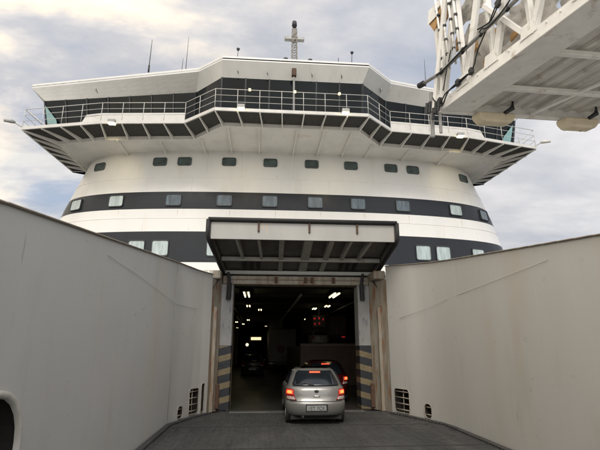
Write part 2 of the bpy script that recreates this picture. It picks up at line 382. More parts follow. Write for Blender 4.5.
left = make_wall(LP, lz, 1, 'long grey painted wall on the left of the ramp with a tall rounded slot', [
    ((-3.54, 3.92), (-3.54, 4.88), .15, 1.44, .46, 'slot'),
    ((-3.34, 12.57), (-3.25, 12.82), .04, .34, .10, 'bars'),
    ((-3.14, 13.13), (-2.95, 13.55), .06, .72, .08, 'grille'),
    ((-2.89, 13.64), (-2.82, 13.77), .05, .82, .05, 'plain')],
    [[(-3.515, 6.74, 3.14), (-3.5, 8.7, 3.08), (-3.48, 12.1, 2.9), (-3.10, 13.2, 2.85)], [(-3.49, 12.1, .1), (-3.49, 12.1, 3.95)]])
right = make_wall(RP, rz_, -1, 'long grey painted wall on the right of the ramp with a long diagonal weld line', [
    ((3.15, 12.06), (3.05, 12.31), .04, .40, .12, 'bars'),
    ((2.84, 12.88), (2.60, 13.48), .05, .68, .10, 'grille')],
    [[(3.365, 6.85, 3.2), (3.345, 10.8, 2.98), (3.10, 12.1, 2.78), (2.75, 13.07, 2.62)]])

# ------------------------------------------------------------------ the ferry
ferry = thing('ferry', 'white car ferry with dark bands, its bow door raised over the lit car deck', 'ship', (0, 14, 0)); ferry.location = (0, 0, 0)
# hull under the superstructure
def hull_ring(z, k):
    base = [(3.0, 14.55), (6, 16.6), (9.5, 20), (12.0, 24.6), (13, 31), (13.2, 82)]
    pts = [(x * k, 14.55 + (y - 14.55) + (1 - k) * 6 * (1 if i else 0)) for i, (x, y) in enumerate(base)]
    return [(x, y, z) for x, y in pts] + [(-x, y, z) for x, y in reversed(pts)]
hb = MB(); r1, r2, r3 = hull_ring(-4.6, .86), hull_ring(0, .95), hull_ring(4.10, 1.0); n = len(r1)
hb.add(r1 + r2 + r3, [(i + a, i + 1 + a, n + i + 1 + a, n + i + a) for a in (0, n) for i in range(n - 1)] )
hull = hb.build('hull', [M['ship_white']], ferry, fix=False)
# bow bulkhead either side of the door and lower hull front
fd = MB().prism([(x, y) for x, y, z in r3], 4.10, 4.20).build('forecastle_deck', mat('fdeck', (.42, .43, .40), .7), ferry)
# car deck shell
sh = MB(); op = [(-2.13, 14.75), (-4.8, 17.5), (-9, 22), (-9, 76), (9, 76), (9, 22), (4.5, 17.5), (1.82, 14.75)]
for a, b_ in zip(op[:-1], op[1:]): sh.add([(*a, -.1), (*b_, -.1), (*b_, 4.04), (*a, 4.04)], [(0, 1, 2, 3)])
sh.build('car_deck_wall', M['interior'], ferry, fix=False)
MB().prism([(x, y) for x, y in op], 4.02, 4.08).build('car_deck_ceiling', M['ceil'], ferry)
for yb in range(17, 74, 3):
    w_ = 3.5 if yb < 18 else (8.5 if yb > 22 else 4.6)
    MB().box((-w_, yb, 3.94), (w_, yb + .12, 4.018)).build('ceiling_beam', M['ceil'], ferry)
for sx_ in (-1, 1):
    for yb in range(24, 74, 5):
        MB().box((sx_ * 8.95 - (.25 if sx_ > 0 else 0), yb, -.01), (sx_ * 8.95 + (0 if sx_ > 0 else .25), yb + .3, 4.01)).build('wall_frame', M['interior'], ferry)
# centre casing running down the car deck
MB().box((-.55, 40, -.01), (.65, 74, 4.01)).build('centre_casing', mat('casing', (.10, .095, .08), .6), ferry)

# superstructure
def Wd(z): return 11.45 + (11.9 - z) * .30
def Y0(z): return 22.25 - .04 * (9.4 - z) if z < 9.4 else 22.25 - .35 + .14 * (z - 9.4) + .35
def Y0(z): return 21.95 + .17 * max(0, z - 9.0)
def fy(x, z):
    w = Wd(z); u = min(.99999, abs(x) / w) ** 2.8
    return Y0(z) + 4 * (1 - (1 - u) ** (1 / 2.8))
zs = [4.15, 4.9, 5.78, 6.3, 6.8, 7.33, 7.9, 8.50, 8.95, 9.44, 10.0, 10.6, 11.2, 11.92]
us = [math.sin(math.pi / 2 * k / 40) for k in range(41)]
plan = [-u for u in reversed(us)] + us[1:]
mbf = MB(); rows = []
for z in zs:
    row = [(-Wd(z), 76, z), (-Wd(z), 40, z), (-Wd(z), 30, z)] + [(u * Wd(z), fy(u * Wd(z), z), z) for u in plan] + [(Wd(z), 30, z), (Wd(z), 40, z), (Wd(z), 76, z)]
    rows.append(row)
nc = len(rows[0])
for k in range(len(zs) - 1):
    zc = (zs[k] + zs[k+1]) / 2; dark = 5.78 < zc < 7.33 or 8.5 < zc < 9.44
    o_ = len(mbf.v); mbf.v += rows[k] + rows[k+1]
    for i in range(nc - 1): mbf.f.append([o_ + i, o_ + i + 1, o_ + nc + i + 1, o_ + nc + i]); mbf.m.append(1 if dark else 0)
sup = mbf.build('superstructure', [M['ship_white'], M['ship_band']], ferry, smooth=True, fix=False)
bm = bmesh.new(); bm.from_mesh(sup.data); bmesh.ops.remove_doubles(bm, verts=bm.verts, dist=.0005); bmesh.ops.recalc_face_normals(bm, faces=bm.faces); bm.to_mesh(sup.data); bm.free()
# plate seams
for z in (8.02, 10.25):
    MB().tube([(u * Wd(z), fy(u * Wd(z), z) - .004, z) for u in plan[2:-2]], .012, 6).build('plate_seam', M['soffit'], ferry, smooth=True)

for k, x in enumerate((-10.6, -7.6, -4.6, -2.1, .3, 2.5, 4.9, 7.9, 10.7)):
    for za, zb_ in ((7.40, 8.0), (9.5, 10.22), (10.28, 11.85)):
        xo_ = x + .35 * ((k * 7 + int(za * 3)) % 3 - 1)
        MB().tube([(xo_, fy(xo_, lerp(za, zb_, q / 4)) - .002, lerp(za, zb_, q / 4)) for q in range(5)], .008, 6).build('plate_seam', M['soffit'], ferry, smooth=True)
for k, x in enumerate((-8.9, -5.9, -3.3, -1.0, 1.3, 3.6, 6.0, 9.1)):
    ln_ = .25 + .35 * ((k * 5) % 4) / 4
    pts_ = [(x + .33, fy(x + .33, 8.44) - .003, 8.44), (x + .36, fy(x + .36, 8.44) - .003, 8.44), (x + .35, fy(x + .35, 8.44 - ln_) - .003, 8.44 - ln_)]
    MB().slab(pts_, (0, .02, 0)).build('rust_run', mat('rust_run', (.50, .40, .28), .7, 0, .2, 6), sup)
# windows
def window(x, z, w, h, glass, gasket):
    def P(u, v, o_):
        nx = (fy(x + .1, z) - fy(x - .1, z)) / .2; nz = (fy(x, z + .1) - fy(x, z - .1)) / .2
        nrm = V((nx, -1, nz)).normalized(); return V((x + u, fy(x, z) + nx * u + nz * v, z + v)) + nrm * (o_ + .012)
    sl_ = math.sqrt(1 + ((fy(x + .05, z) - fy(x - .05, z)) / .1) ** 2)
    pts = rounded(w, h, .11); pts = [(u / sl_, v) for u, v in pts]; n = len(pts)
    f = MB(); k = .90
    inn = [(u * (1 - .09 * (1 if w else 0)), v * .87) for u, v in pts]
    vs = [P(u, v, -.10) for u, v in pts] + [P(u, v, .035) for u, v in pts] + [P(u, v, .035) for u, v in inn] + [P(u, v, .004) for u, v in inn]
    f.add(vs, [(i + a*n, (i+1) % n + a*n, n + (i+1) % n + a*n, n + i + a*n) for a in range(3) for i in range(n)])
    fo = f.build('window_frame', gasket)
    g = MB().add([P(u, v, .008) for u, v in inn] + [P(u, v, -.002) for u, v in inn], [tuple(range(n))] + [(i, (i+1) % n, n+(i+1) % n, n+i) for i in range(n)])
    go = g.build('window', glass, ferry); fo.parent = go; return go
for x, g in [(-10.15, 'win_dark'), (-6.75, 'win_dark'), (-5.45, 'win_dark'), (-3.12, 'win_dark'), (-.95, 'win_dark'), (1.25, 'win_dark'), (3.38, 'win_dark'), (5.62, 'win_dark'), (6.9, 'win_dark'), (10.25, 'win_dark')]:
    window(x, 11.22, .74, .50, M[g], M['gasket_dark'])
for x, g in [(-11.05, 'win_pale'), (-8.75, 'win_pale'), (-5.8, 'win_mid'), (-3.25, 'win_mid'), (-.95, 'win_mid'), (1.38, 'win_mid'), (3.62, 'win_mid'), (6.05, 'win_mid'), (9.15, 'win_pale'), (11.15, 'win_mid')]:
    window(x, 8.97, .82, .66, M[g], M['gasket'])
for x in (-10.7, -7.45, -6.28, -3.6, -1.9, .1, 2.1, 4.2, 7.0, 8.12, 10.25):
    window(x, 6.48, .86, .84, M['win_pale'], M['gasket'])

# bridge walkway: outline of the outer edge
OUT = [(-12.75, 26.4), (-13.0, 20.95), (-9.0, 19.98), (-5.05, 19.62), (-3.52, 18.28), (3.42, 18.28), (4.85, 19.62), (8.9, 19.98), (13.1, 20.98), (12.85, 26.4)]
INN = [(-11.75, 26.4), (-11.75, 22.2), (-9.2, 21.45), (-4.75, 21.0), (-3.25, 19.45), (3.2, 19.45), (4.6, 21.0), (9.1, 21.45), (11.85, 22.2), (11.85, 26.4)]
WZ = 12.0
g = MB()
for i in range(len(OUT) - 1):
    g.slab([(*OUT[i], WZ - .03), (*OUT[i+1], WZ - .03), (*INN[i+1], WZ - .03), (*INN[i], WZ - .03)], (0, 0, .03))
g.build('walkway_grating', M['grate'], ferry)
rim = MB()
for a, b_ in zip(OUT[:-1], OUT[1:]): rim.beam((*a, WZ + .02), (*b_, WZ + .02), .07, .15)
rim.build('walkway_edge', M['rail'], ferry)
gd = MB()
for a, b_ in zip(INN[:-1], INN[1:]): gd.beam((*a, WZ - .10), (*b_, WZ - .10), .10, .24)
gd.build('walkway_girder', M['soffit'], ferry)
# brackets under the gratings
def at_len(path, k, n): return None
for i in range(len(OUT) - 1):
    a, b_ = V(OUT[i]), V(OUT[i+1]); c, d_ = V(INN[i]), V(INN[i+1]); n = max(1, round((b_ - a).length / .96))
    for k in range(n + (1 if i == len(OUT) - 2 else 0)):
        p = a.lerp(b_, k / n); q = c.lerp(d_, k / n)
        MB().slab([(p.x, p.y, WZ - .04), (p.x, p.y, WZ - .10), (q.x, q.y, WZ - .26), (q.x, q.y, WZ - .04)], (.05, 0, 0)).build('walkway_bracket', M['soffit'], ferry)
# soffit plate inboard of the walkway with beams
so_ = MB(); inn2 = [(x, y) for x, y in INN]
so_.prism(inn2 + [(11.85, 40), (-11.75, 40)], WZ - .12, WZ - .02)
so_.build('soffit', M['soffit'], ferry)
for x in (-4.4, -3.0, -1.55, .25, 1.55, 2.9, 4.2, -6.5, -8.6, 6.3, 8.5):
    y0 = 19.5 if abs(x) < 3.2 else (21.0 if abs(x) < 5 else 21.3)
    MB().box((x - .035, y0, WZ - .28), (x + .035, fy(x, 11.9) + .05, WZ - .122)).build('soffit_beam', M['soffit'], ferry)
# wing knee brackets at the tip
# railing
def railing(path, z, mats):
    for a, b_ in zip(path[:-1], path[1:]):
        a, b_ = V(a), V(b_)
        t_ = MB()
        for hgt in (.36, .68, .99): t_.tube([(a.x, a.y, z + hgt), (b_.x, b_.y, z + hgt)], .011 if hgt < .9 else .016, 6)
        t_.build('handrail', mats, ferry, smooth=True)
    pts = []
    for a, b_ in zip(path[:-1], path[1:]):
        a, b_ = V(a), V(b_); n = max(1, round((b_ - a).length / .96))
        pts += [a.lerp(b_, k / n) for k in range(n)]
    pts.append(V(path[-1]))
    for p in pts: MB().tube([(p.x, p.y, z), (p.x, p.y, z + .99)], .014, 6).build('rail_post', mats, ferry, smooth=True)
railing(OUT, WZ + .05, M['rail'])
for pa in ([(-9.95, 20.21), (-9.0, 19.98), (-5.05, 19.62)], [(4.85, 19.62), (8.9, 19.98), (9.9, 20.22)]):
    for a, b_ in zip(pa[:-1], pa[1:]):
        MB().slab([(*a, WZ + .10), (*b_, WZ + .10), (*b_, WZ + .50), (a[0] + (.18 if a[0] == -9.95 else 0), a[1], WZ + .50)] if b_[0] != 9.9 else [(*a, WZ + .10), (*b_, WZ + .10), (b_[0] - .18, b_[1], WZ + .50), (*a, WZ + .50)], (0, .03, 0)).build('bulwark_panel', M['rail'], ferry)
# diagonal struts at the wing tips
for sx_ in (-1, 1):
    X = 13.0 if sx_ < 0 else 13.1
    MB().tube([(sx_ * (X - 1.3), 20.95, WZ + .05), (sx_ * (X - .05), 20.99, WZ + 1.02)], .025, 6).build('rail_brace', M['rail'], ferry)

# bridge house: walls, window panes, roof
BB = [(-12.5, 26.2), (-12.5, 22.45), (-4.80, 21.05), (-3.40, 19.62), (3.42, 19.62), (4.95, 21.05), (12.6, 22.45), (12.6, 26.2)]   # bottom
BT = [(-12.95, 26.2), (-12.85, 22.3), (-4.80, 20.78), (-3.38, 19.32), (3.45, 19.32), (5.0, 20.78), (12.95, 22.3), (13.05, 26.2)]  # window head, leaning out
ZB, ZT, ZE = 12.0, 14.3, 15.03
EV = [(-13.75, 26.2), (-13.62, 22.3), (-4.62, 20.05), (-3.36, 18.98), (3.74, 18.98), (5.2, 20.30), (13.8, 22.3), (13.9, 26.2)]      # eave
def bp_(i, t, k):      # point on wall segment i, parameter t along, k = 0 bottom .. 1 head
    a = V((*BB[i], ZB)).lerp(V((*BB[i+1], ZB)), t); b2 = V((*BT[i], ZT)).lerp(V((*BT[i+1], ZT)), t); return a.lerp(b2, k)
nseg = {0: 3, 1: 7, 2: 1, 3: 6, 4: 1, 5: 7, 6: 3}
for i in range(7):
    wall_k = .36 if i in (1, 5) else .02
    a, b2, c, d_ = bp_(i, 0, 0), bp_(i, 1, 0), bp_(i, 1, 1), bp_(i, 0, 1)
    nrm = (b2 - a).cross(d_ - a).normalized()
    n = nseg[i]
    for q in range(n):
        t0, t1 = q / n, (q + 1) / n
        kb = wall_k
        if (i == 1 and q < 1) or (i == 5 and q == n - 1): kb = .02        # dark end bays reach the walkway
        if i in (0, 6): kb = .36
        gl = M['bridge_glass']
        eps = .03 / (b2 - a).length
        pn = [bp_(i, t0 + eps, kb), bp_(i, t1 - eps, kb), bp_(i, t1 - eps, 1), bp_(i, t0 + eps, 1)]
        MB().slab(pn, nrm * -.03).build('bridge_window', gl, ferry)
        MB().beam(bp_(i, t0, .0) + nrm * .0, bp_(i, t0, 1), .07, .09, up=nrm).build('mullion', M['mullion'], ferry)
        if kb > .1:
            MB().slab([bp_(i, t0, 0), bp_(i, t1, 0), bp_(i, t1, kb), bp_(i, t0, kb)], nrm * -.06).build('bridge_wall', M['roof_white'], ferry)
# interior floor block so that the bridge is not see-through
bi = MB(); ib = [(x * .97, y + .45) for x, y in BB]
for a, b2 in zip(ib[:-1], ib[1:]): bi.add([(*a, ZB), (*b2, ZB), (*b2, ZT), (*a, ZT)], [(0, 1, 2, 3)])
bi.build('bridge_blind', M['mullion'], ferry, fix=False)
# pale glazed doors by the wing ends
for sx_ in (-1, 1):
    y = 22.05
    p0 = V((sx_ * 12.45, 21.3, ZB + .1)); 
    MB().slab([(sx_ * 12.30, 22.28, ZB + .05), (sx_ * 11.75, 22.18, ZB + .05), (sx_ * 12.05, 22.13, ZB + 1.15), (sx_ * 12.72, 22.16, ZB + 1.95)], (0, -.03, 0)).build('wing_door', M['teal_glass'], ferry)
# fascia, roof rim and roof
fa = MB(); up_ = MB(); rf = MB()
for i in range(7):
    a, b2 = V((*BT[i], ZT)), V((*BT[i+1], ZT)); c, d_ = V((*EV[i+1], ZE)), V((*EV[i], ZE))
    ng = 12
    gv = [a.lerp(b2, p / ng).lerp(d_.lerp(c, p / ng), q / 4) for q in range(5) for p in range(ng + 1)]
    fa.add(gv, [(q*(ng+1)+p, q*(ng+1)+p+1, (q+1)*(ng+1)+p+1, (q+1)*(ng+1)+p) for q in range(4) for p in range(ng)])
    h0 = .22
    up_.slab([V((*EV[i], ZE)), V((*EV[i+1], ZE)), V((*EV[i+1], ZE + h0)), V((*EV[i], ZE + h0))], (0, .08, 0))
fo_ = fa.build('roof_fascia', mat('fascia_shaded', (.50, .50, .47), .5, 0, .08, 1.5, (1, 1, .3), .1, 2, [((.40, .38, .34), .58, .8, 1.5, (2, 2, .3))]), ferry, fix=False); sm_ = fo_.modifiers.new('s', 'SOLIDIFY'); sm_.thickness = .03  # same white as the roof; shade of the slope put into a darker colour
up_.build('roof_rim', M['roof_white'], ferry, bevel=.015)
rf.prism(EV, ZE + .06, ZE + .12); rf.build('bridge_roof', M['roof_white'], ferry)
MB().prism([(-2.9, 19.6), (3.1, 19.6), (3.9, 20.6), (3.9, 24), (-3.7, 24), (-3.7, 20.6)], ZE + .12, ZE + .62).build('upper_roof', M['roof_white'], ferry, bevel=.03)
# wipers and little lamp arms on the fascia
for x, i in [(-2.6, 3), (-1.2, 3), (.95, 3), (2.4, 3), (-9.9, 1), (4.6, 4), (-3.9, 2)]:
    yy = 19.05 if abs(x) < 3.4 else (20.1 if abs(x) < 5 else 21.35)
    MB().tube([(x, yy + .10, ZT + .12), (x - .05, yy - .10, ZT + .28), (x - .02, yy - .20, ZT + .05)], .025, 6).build('wiper_motor', M['grey_steel'], ferry)
# pole in front of the bridge centre
MB().tube([(.05, 18.9, WZ), (.05, 18.9, ZT + .4)], .045, 8).build('deck_pole', M['grey_steel'], ferry)
MB().box((-.06, 18.78, ZT - .05), (.16, 18.98, ZT + .35)).build('horn', M['rust'], ferry, bevel=.02)
for x in (-2.0, .05, 2.1):
    MB().box((x - .05, 18.2, WZ + 1.0), (x + .05, 18.3, WZ + 1.08)).build('rail_lamp', M['lamp_small'], ferry)

# floodlights
def flood(x, y, z, lit, power=0, tgt=None, s=.17):
    d = MB().box((x - s, y - s * .8, z - .02), (x + s, y + s * .8, z + .14))
    h = d.build('floodlight', M['grey_steel'], ferry, bevel=.02)
    l_ = MB().box((x - s * .85, y - s * .65, z - .07), (x + s * .85, y + s * .65, z - .022)).build('floodlight_lens', M['lamp_on'] if lit else M['win_pale'], h)
    MB().tube([(x, y + s, z + .05), (x, y + s + .25, z + .05)], .025, 6).build('floodlight_arm', M['rail'], h)
    if power:
        ld = bpy.data.lights.new('floodlight_light', 'SPOT'); ld.energy = power; ld.color = (1, .80, .42); ld.spot_size = R(76); ld.spot_blend = .9; ld.shadow_soft_size = .12
        lo = bpy.data.objects.new('floodlight_light', ld); S.collection.objects.link(lo); lo.location = (x, y + .1, z - .30); lo.parent = h
        lo.rotation_euler = (V(tgt) - lo.location).to_track_quat('-Z', 'Y').to_euler()
flood(-2.35, 18.05, 12.0, True, 60, (-2.4, 21.9, 9.0))
flood(2.32, 18.05, 12.0, True, 60, (2.4, 21.9, 9.0))
flood(-8.45, 19.9, 11.98, True, 75, (-9.3, 23.0, 10.2))
flood(8.45, 19.85, 11.98, True, 75, (9.4, 23.0, 10.2))
for sx_ in (-1, 1):
    X = 13.35 * sx_
    MB().tube([(sx_ * 13.0, 20.98, WZ + .1), (X, 20.7, WZ + .25)], .03, 6).build('lamp_arm', M['rail'], ferry)
    MB().tube([(X - sx_ * .1, 20.75, WZ + .22), (X, 20.7, WZ + .25), (X + sx_ * .32, 20.55, WZ + .22)], [.05, .10, .07], 8).build('wing_lamp', M['rail'] if sx_ > 0 else M['grey_steel'], ferry, smooth=True)

# masts and antennas on the roof
z0 = ZE + .1
def whip(x, y, h, r=.022, top=None, name='antenna'):
    a = MB(); a.tube([(x, y, z0), (x + .02, y, z0 + h * .45), (x + .05, y, z0 + h)], [r * 1.3, r, r * .4], 6)
    if top == 'cup': a.tube([(x + .04, y, z0 + h * .92), (x + .05, y, z0 + h)], [.06, .09], 8)
    if top == 'coil':
        a.tube([(x + .02, y, z0 + h * .38), (x + .02, y, z0 + h * .5)], .05, 8); a.tube([(x - .2, y, z0), (x - .2, y, z0 + h * .35)], .03, 6); a.tube([(x - .2, y, z0 + h * .15), (x + .0, y, z0 + h * .15)], .02, 6)
    if top == 'base': a.tube([(x, y, z0), (x, y, z0 + h * .3)], .06, 8)
    return a.build(name, M['dark_steel'], ferry, smooth=True)
whip(-7.75, 22.4, 3.35, .03, 'coil'); whip(-5.8, 21.6, 1.7, .02, 'base'); whip(-5.65, 21.9, 3.3, .018)
whip(-2.75, 19.8, 1.15, .02, 'cup'); whip(2.35, 19.9, 1.0, .03, 'base'); whip(3.0, 19.6, 1.15, .022, 'cup'); whip(5.55, 21.4, .7, .03, 'base')
whip(7.75, 22.0, 2.7, .022, 'base'); whip(7.55, 22.0, .9, .04)
mz = z0 + .80; mx_, my_ = .18, 20.6
ms_ = MB()
for dx in (-.14, .14):
    for dy in (-.14, .14): ms_.beam((mx_ + dx, my_ + dy, mz), (mx_ + dx * .8, my_ + dy * .8, mz + 2.0), .045, .045)
for k in range(6):
    zz = mz + .15 + k * .32
    for dy in (-.15, .15): ms_.beam((mx_ - .15, my_ + dy, zz), (mx_ + .15, my_ + dy, zz + .30), .03, .03); ms_.beam((mx_ - .16, my_ + dy, zz), (mx_ + .16, my_ + dy, zz), .03, .03)
ms_.build('mast', M['mast_grey'], ferry)
MB().box((mx_ - .17, my_ - .17, mz - .4), (mx_ + .17, my_ + .17, mz)).build('mast_foot', M['mast_grey'], ferry)
MB().box((mx_ - .14, my_ - .14, mz + 1.55), (mx_ + .14, my_ + .14, mz + 2.3)).build('mast_head', M['mast_grey'], ferry, bevel=.03)
MB().box((mx_ - .52, my_ - .12, mz + 1.60), (mx_ + .52, my_ + .12, mz + 1.80)).build('mast_yard', M['grey_steel'], ferry, bevel=.03)
MB().tube([(mx_, my_, mz + 2.35), (mx_, my_, mz + 2.5), (mx_, my_, mz + 2.52), (mx_, my_, mz + 2.78)], [.10, .10, .14, .12], 10).build('mast_lamp', M['dark_steel'], ferry, smooth=True)
for x in (-.3, .95): MB().tube([(x, 20.0, z0 + .4), (x, 20.0, z0 + .72), (x, 20.0, z0 + .74), (x, 20.0, z0 + .86)], [.05, .05, .13, .12], 8).build('roof_lamp', M['dark_steel'], ferry)
MB().tube([(-12.0, 22.6, z0 - .05), (-12.0, 22.6, z0 + .12), (-12.0, 22.6, z0 + .24), (-12.0, 22.6, z0 + .30)], [.26, .26, .2, .05], 14).build('search_light', M['dark_steel'], ferry, smooth=True)
for a, b2 in zip([(-11.5, 22.5), (-9.0, 21.9), (-7.2, 21.5)], [(-9.0, 21.9), (-7.2, 21.5), (-5.4, 21.0)]):
    MB().tube([(*a, z0 + .22), (*b2, z0 + .22)], .03, 6).build('roof_pipe', M['rail'], ferry)

# door frame
for side, xi, xo, wx_, wy_ in ((-1, -2.15, -2.52, -2.78, 13.92), (1, 1.82, 2.20, 2.57, 13.62)):
    p_ = MB().box((min(xi, xo), 14.4, 1.85), (max(xi, xo), 15.0, 3.74)).build('door_post', M['jamb'], ferry, bevel=.015)
    MB().box((min(xi, xo), 14.39, 0), (max(xi, xo), 15.0, 1.85)).build('hazard_post', M['hazard'], ferry, bevel=.015)
    MB().slab([(xo, 14.42, 0), (wx_, wy_, 0), (wx_, wy_, 3.84), (xo, 14.42, 3.9)], (side * .05, .08, 0)).build('frame_plate', M['frame_beige'], ferry)
    m1 = (xo + wx_) / 2; ym = (14.42 + wy_) / 2
    MB().beam((m1, ym - .05, 0), (m1, ym - .05, 3.0), .10, .09).build('guide_rail', M['frame_beige'], ferry, bevel=.01)
    MB().box((min(wx_, xo) , wy_ + .1, 3.85), (max(wx_, xo), 14.7, 4.12)).build('hinge_block', M['frame_beige'], ferry, bevel=.03)
    MB().slab([(wx_ - side * .05, wy_ + .1, 3.8), (wx_ + side * .45, wy_ + .1, 3.8), (wx_ + side * .12, wy_ + .1, 4.12)], (0, .12, 0)).build('hinge_lug', M['soffit'], ferry)
    MB().tube([(xi - side * -.1 + side * .08, 14.35, 4.1), (xi + side * .12, 14.3, 3.75)], .05, 8).build('hydraulic_ram', M['rubber'], ferry)
    MB().tube([(xi + side * .12, 14.3, 3.75), (xi + side * .14, 14.33, 3.25)], .075, 8).build('hydraulic_ram', M['rubber'], ferry)
    pts = [(xo + side * .02, 14.25, 4.0), (xo + side * .12, 14.1, 3.75), (xo + side * .26, 13.95, 3.5), (xo + side * .3, 13.9, 2.6)]
    MB().tube(pts, .022, 6).build('hose', M['dark_steel'], ferry)
    MB().box((min(xi + side*.30, xo+side*.1), 14.32, .05), (max(xi + side*.30, xo+side*.1), 14.40, .75)).build('guide_stop', M['rust'], ferry, bevel=.02)
MB().box((-2.5, 14.45, 3.745), (2.2, 15.0, 4.02)).build('lintel', M['frame_beige'], ferry, bevel=.02)
MB().tube([(-2.3, 14.42, 3.9), (2.1, 14.42, 3.9)], .02, 6).build('lintel_pipe', M['frame_beige'], ferry)
for x in (-.85, .1, .3, 1.0): MB().box((x, 14.38, 3.80), (x + .09, 14.45, 3.98)).build('lintel_lug', M['rust'], ferry)

# raised bow visor / door flap (rear plate below)
vis = MB()
yf, yr = 12.3, 14.75
xl, xr, xl2, xr2 = -2.78, 2.58, -2.48, 2.46
vis.slab([(xl + .08, yf + .02, 4.72), (xr - .08, yf + .02, 4.72), (xr - .08, yf + .02, 5.2), (xl + .08, yf + .02, 5.2)], (0, .08, 0))
visor = vis.build('bow_visor', M['hood_white'], ferry)
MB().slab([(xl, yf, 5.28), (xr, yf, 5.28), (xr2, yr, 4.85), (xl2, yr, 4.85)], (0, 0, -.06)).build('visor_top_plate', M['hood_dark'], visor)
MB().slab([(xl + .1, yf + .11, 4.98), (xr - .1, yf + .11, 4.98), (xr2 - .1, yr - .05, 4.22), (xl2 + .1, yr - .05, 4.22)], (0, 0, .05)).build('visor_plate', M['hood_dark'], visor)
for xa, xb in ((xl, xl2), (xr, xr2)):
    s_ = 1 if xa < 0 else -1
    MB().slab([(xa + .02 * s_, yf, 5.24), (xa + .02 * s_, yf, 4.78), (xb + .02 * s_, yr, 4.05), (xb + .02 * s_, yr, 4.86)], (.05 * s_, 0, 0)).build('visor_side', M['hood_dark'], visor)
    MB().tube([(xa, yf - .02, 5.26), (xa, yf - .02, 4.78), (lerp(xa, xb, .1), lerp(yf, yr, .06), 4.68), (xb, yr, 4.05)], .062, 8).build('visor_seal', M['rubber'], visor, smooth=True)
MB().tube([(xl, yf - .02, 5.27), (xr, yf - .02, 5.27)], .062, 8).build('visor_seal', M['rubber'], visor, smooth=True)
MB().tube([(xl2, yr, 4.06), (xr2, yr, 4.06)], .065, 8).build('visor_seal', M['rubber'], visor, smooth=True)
for k, (x, wd) in enumerate([(-2.0, .07), (-1.38, .07), (-.72, .14), (.05, .24), (.72, .14), (1.28, .08), (1.85, .08)]):
    xe = x * .93
    ye = yr - .1 if wd > .1 else lerp(yf, yr, .55)
    tt = (ye - yf) / (yr - yf)
    MB().slab([(x - wd/2, yf + .12, 4.96), (x - wd/2, yf + .12, 4.72), (xe - wd/2, ye, lerp(4.74, 4.14, tt)), (xe - wd/2, ye, lerp(4.98, 4.45, tt))], (wd, 0, 0)).build('visor_rib', M['hood_rib'], visor)
tt = .60; yc = lerp(yf, yr, tt)
MB().beam((lerp(xl, xl2, tt) + .1, yc, lerp(4.74, 4.12, tt) + .06), (lerp(xr, xr2, tt) - .1, yc, lerp(4.74, 4.12, tt) + .06), .14, .12).build('visor_cross_beam', M['hood_rib'], visor)
MB().beam((xl2 + .1, yr - .12, 4.14), (xr2 - .1, yr - .12, 4.14), .12, .12).build('visor_cross_beam', M['hood_rib'], visor)
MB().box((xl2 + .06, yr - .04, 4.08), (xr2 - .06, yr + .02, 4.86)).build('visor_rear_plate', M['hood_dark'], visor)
for s_ in (-1, 1):
    c = -1.6 if s_ < 0 else 1.5
    m_ = MB()
    for k in range(3): m_.tube([(c + (k - 1) * .22, yr - .8, 4.42), (c + (k - 1) * .22, yr - .3, 4.26)], .06, 8)
    m_.build('visor_latch', M['rubber'], visor)
for x in (-1.38, .05, 1.42):
    MB().box((x - .025, yf - .03, 4.93), (x + .025, yf + .02, 5.22)).build('visor_lug', M['rust'], visor, bevel=.008)

# ------------------------------------------------------------------ lamps on the car deck ceiling
def ceiling_lamp(x, y, z, ln, w, mt, label, tubes=2, rz=0):
    root = thing('ceiling_lamp', label, 'lamp', (x, y, z), rz, 'fluorescent lamps under the car deck ceiling')
    MB().box((-w/2, -ln/2, .0), (w/2, ln/2, .06)).build('lamp_housing', M['dark_steel'], root)
    for k in range(tubes):
        xx = (k - (tubes - 1) / 2) * w * .55
        MB().tube([(xx, -ln/2 + .05, -.03), (xx, ln/2 - .05, -.03)], .028, 8).build('lamp_tube', mt, root)
    return root
lamps = [(-1.87, 18.7, 3.90, 1.75, .30, 'tube', 'near left fluorescent lamp just inside the bow door'),
         (1.75, 18.7, 3.90, 1.75, .30, 'tube', 'near right fluorescent lamp just inside the bow door'),
         (-1.95, 24.4, 3.92, .7, .25, 'tube', 'second fluorescent lamp of the left row'),
         (-1.34, 27.0, 3.92, .7, .25, 'tube', 'third fluorescent lamp of the left row'),
         (1.75, 25.9, 3.92, .8, .25, 'tube', 'left of the second pair of lamps on the right side'),
         (2.25, 24.2, 3.92, .8, .30, 'tube', 'right of the second pair of lamps on the right side'),
         (4.0, 31.5, 3.92, .8, .3, 'tube', 'small lamp alone at the right edge of the ceiling'),
         (2.3, 36.5, 3.92, .8, .3, 'tube', 'small far lamp above the red lights'),
         (-3.2, 36.8, 3.7, .6, .22, 'tube', 'far lamp nearest the left door post'),
         (-2.8, 40.2, 3.7, .6, .22, 'tube', 'farthest low lamp of the left group'),
         (-2.2, 33.8, 3.7, .6, .22, 'tube', 'right lamp of the far left group'),
         (6.1, 40.7, 3.92, .7, .3, 'tube_dim', 'dim far lamp by the right door post'),
         (3.4, 44.0, 3.92, .7, .3, 'tube_dim', 'dim lamp deep in the right lane'),
         (-.85, 39.6, 3.5, .5, .2, 'tube_dim', 'dim lamp over the parked trailer')]
lamps += [(-4.2, 39.0, 3.7, .5, .22, 'tube_dim', 'dim lamp beside the left door post, lowest of the left group'),
          (-3.6, 46.0, 3.6, .5, .22, 'tube_dim', 'faint lamp deepest in the left lane'),
          (5.0, 37.0, 3.8, .5, .22, 'tube_dim', 'faint lamp over the dark lorry in the right lane'),
          (4.6, 48.0, 3.8, .6, .22, 'tube_dim', 'faint lamp deepest in the right lane')]
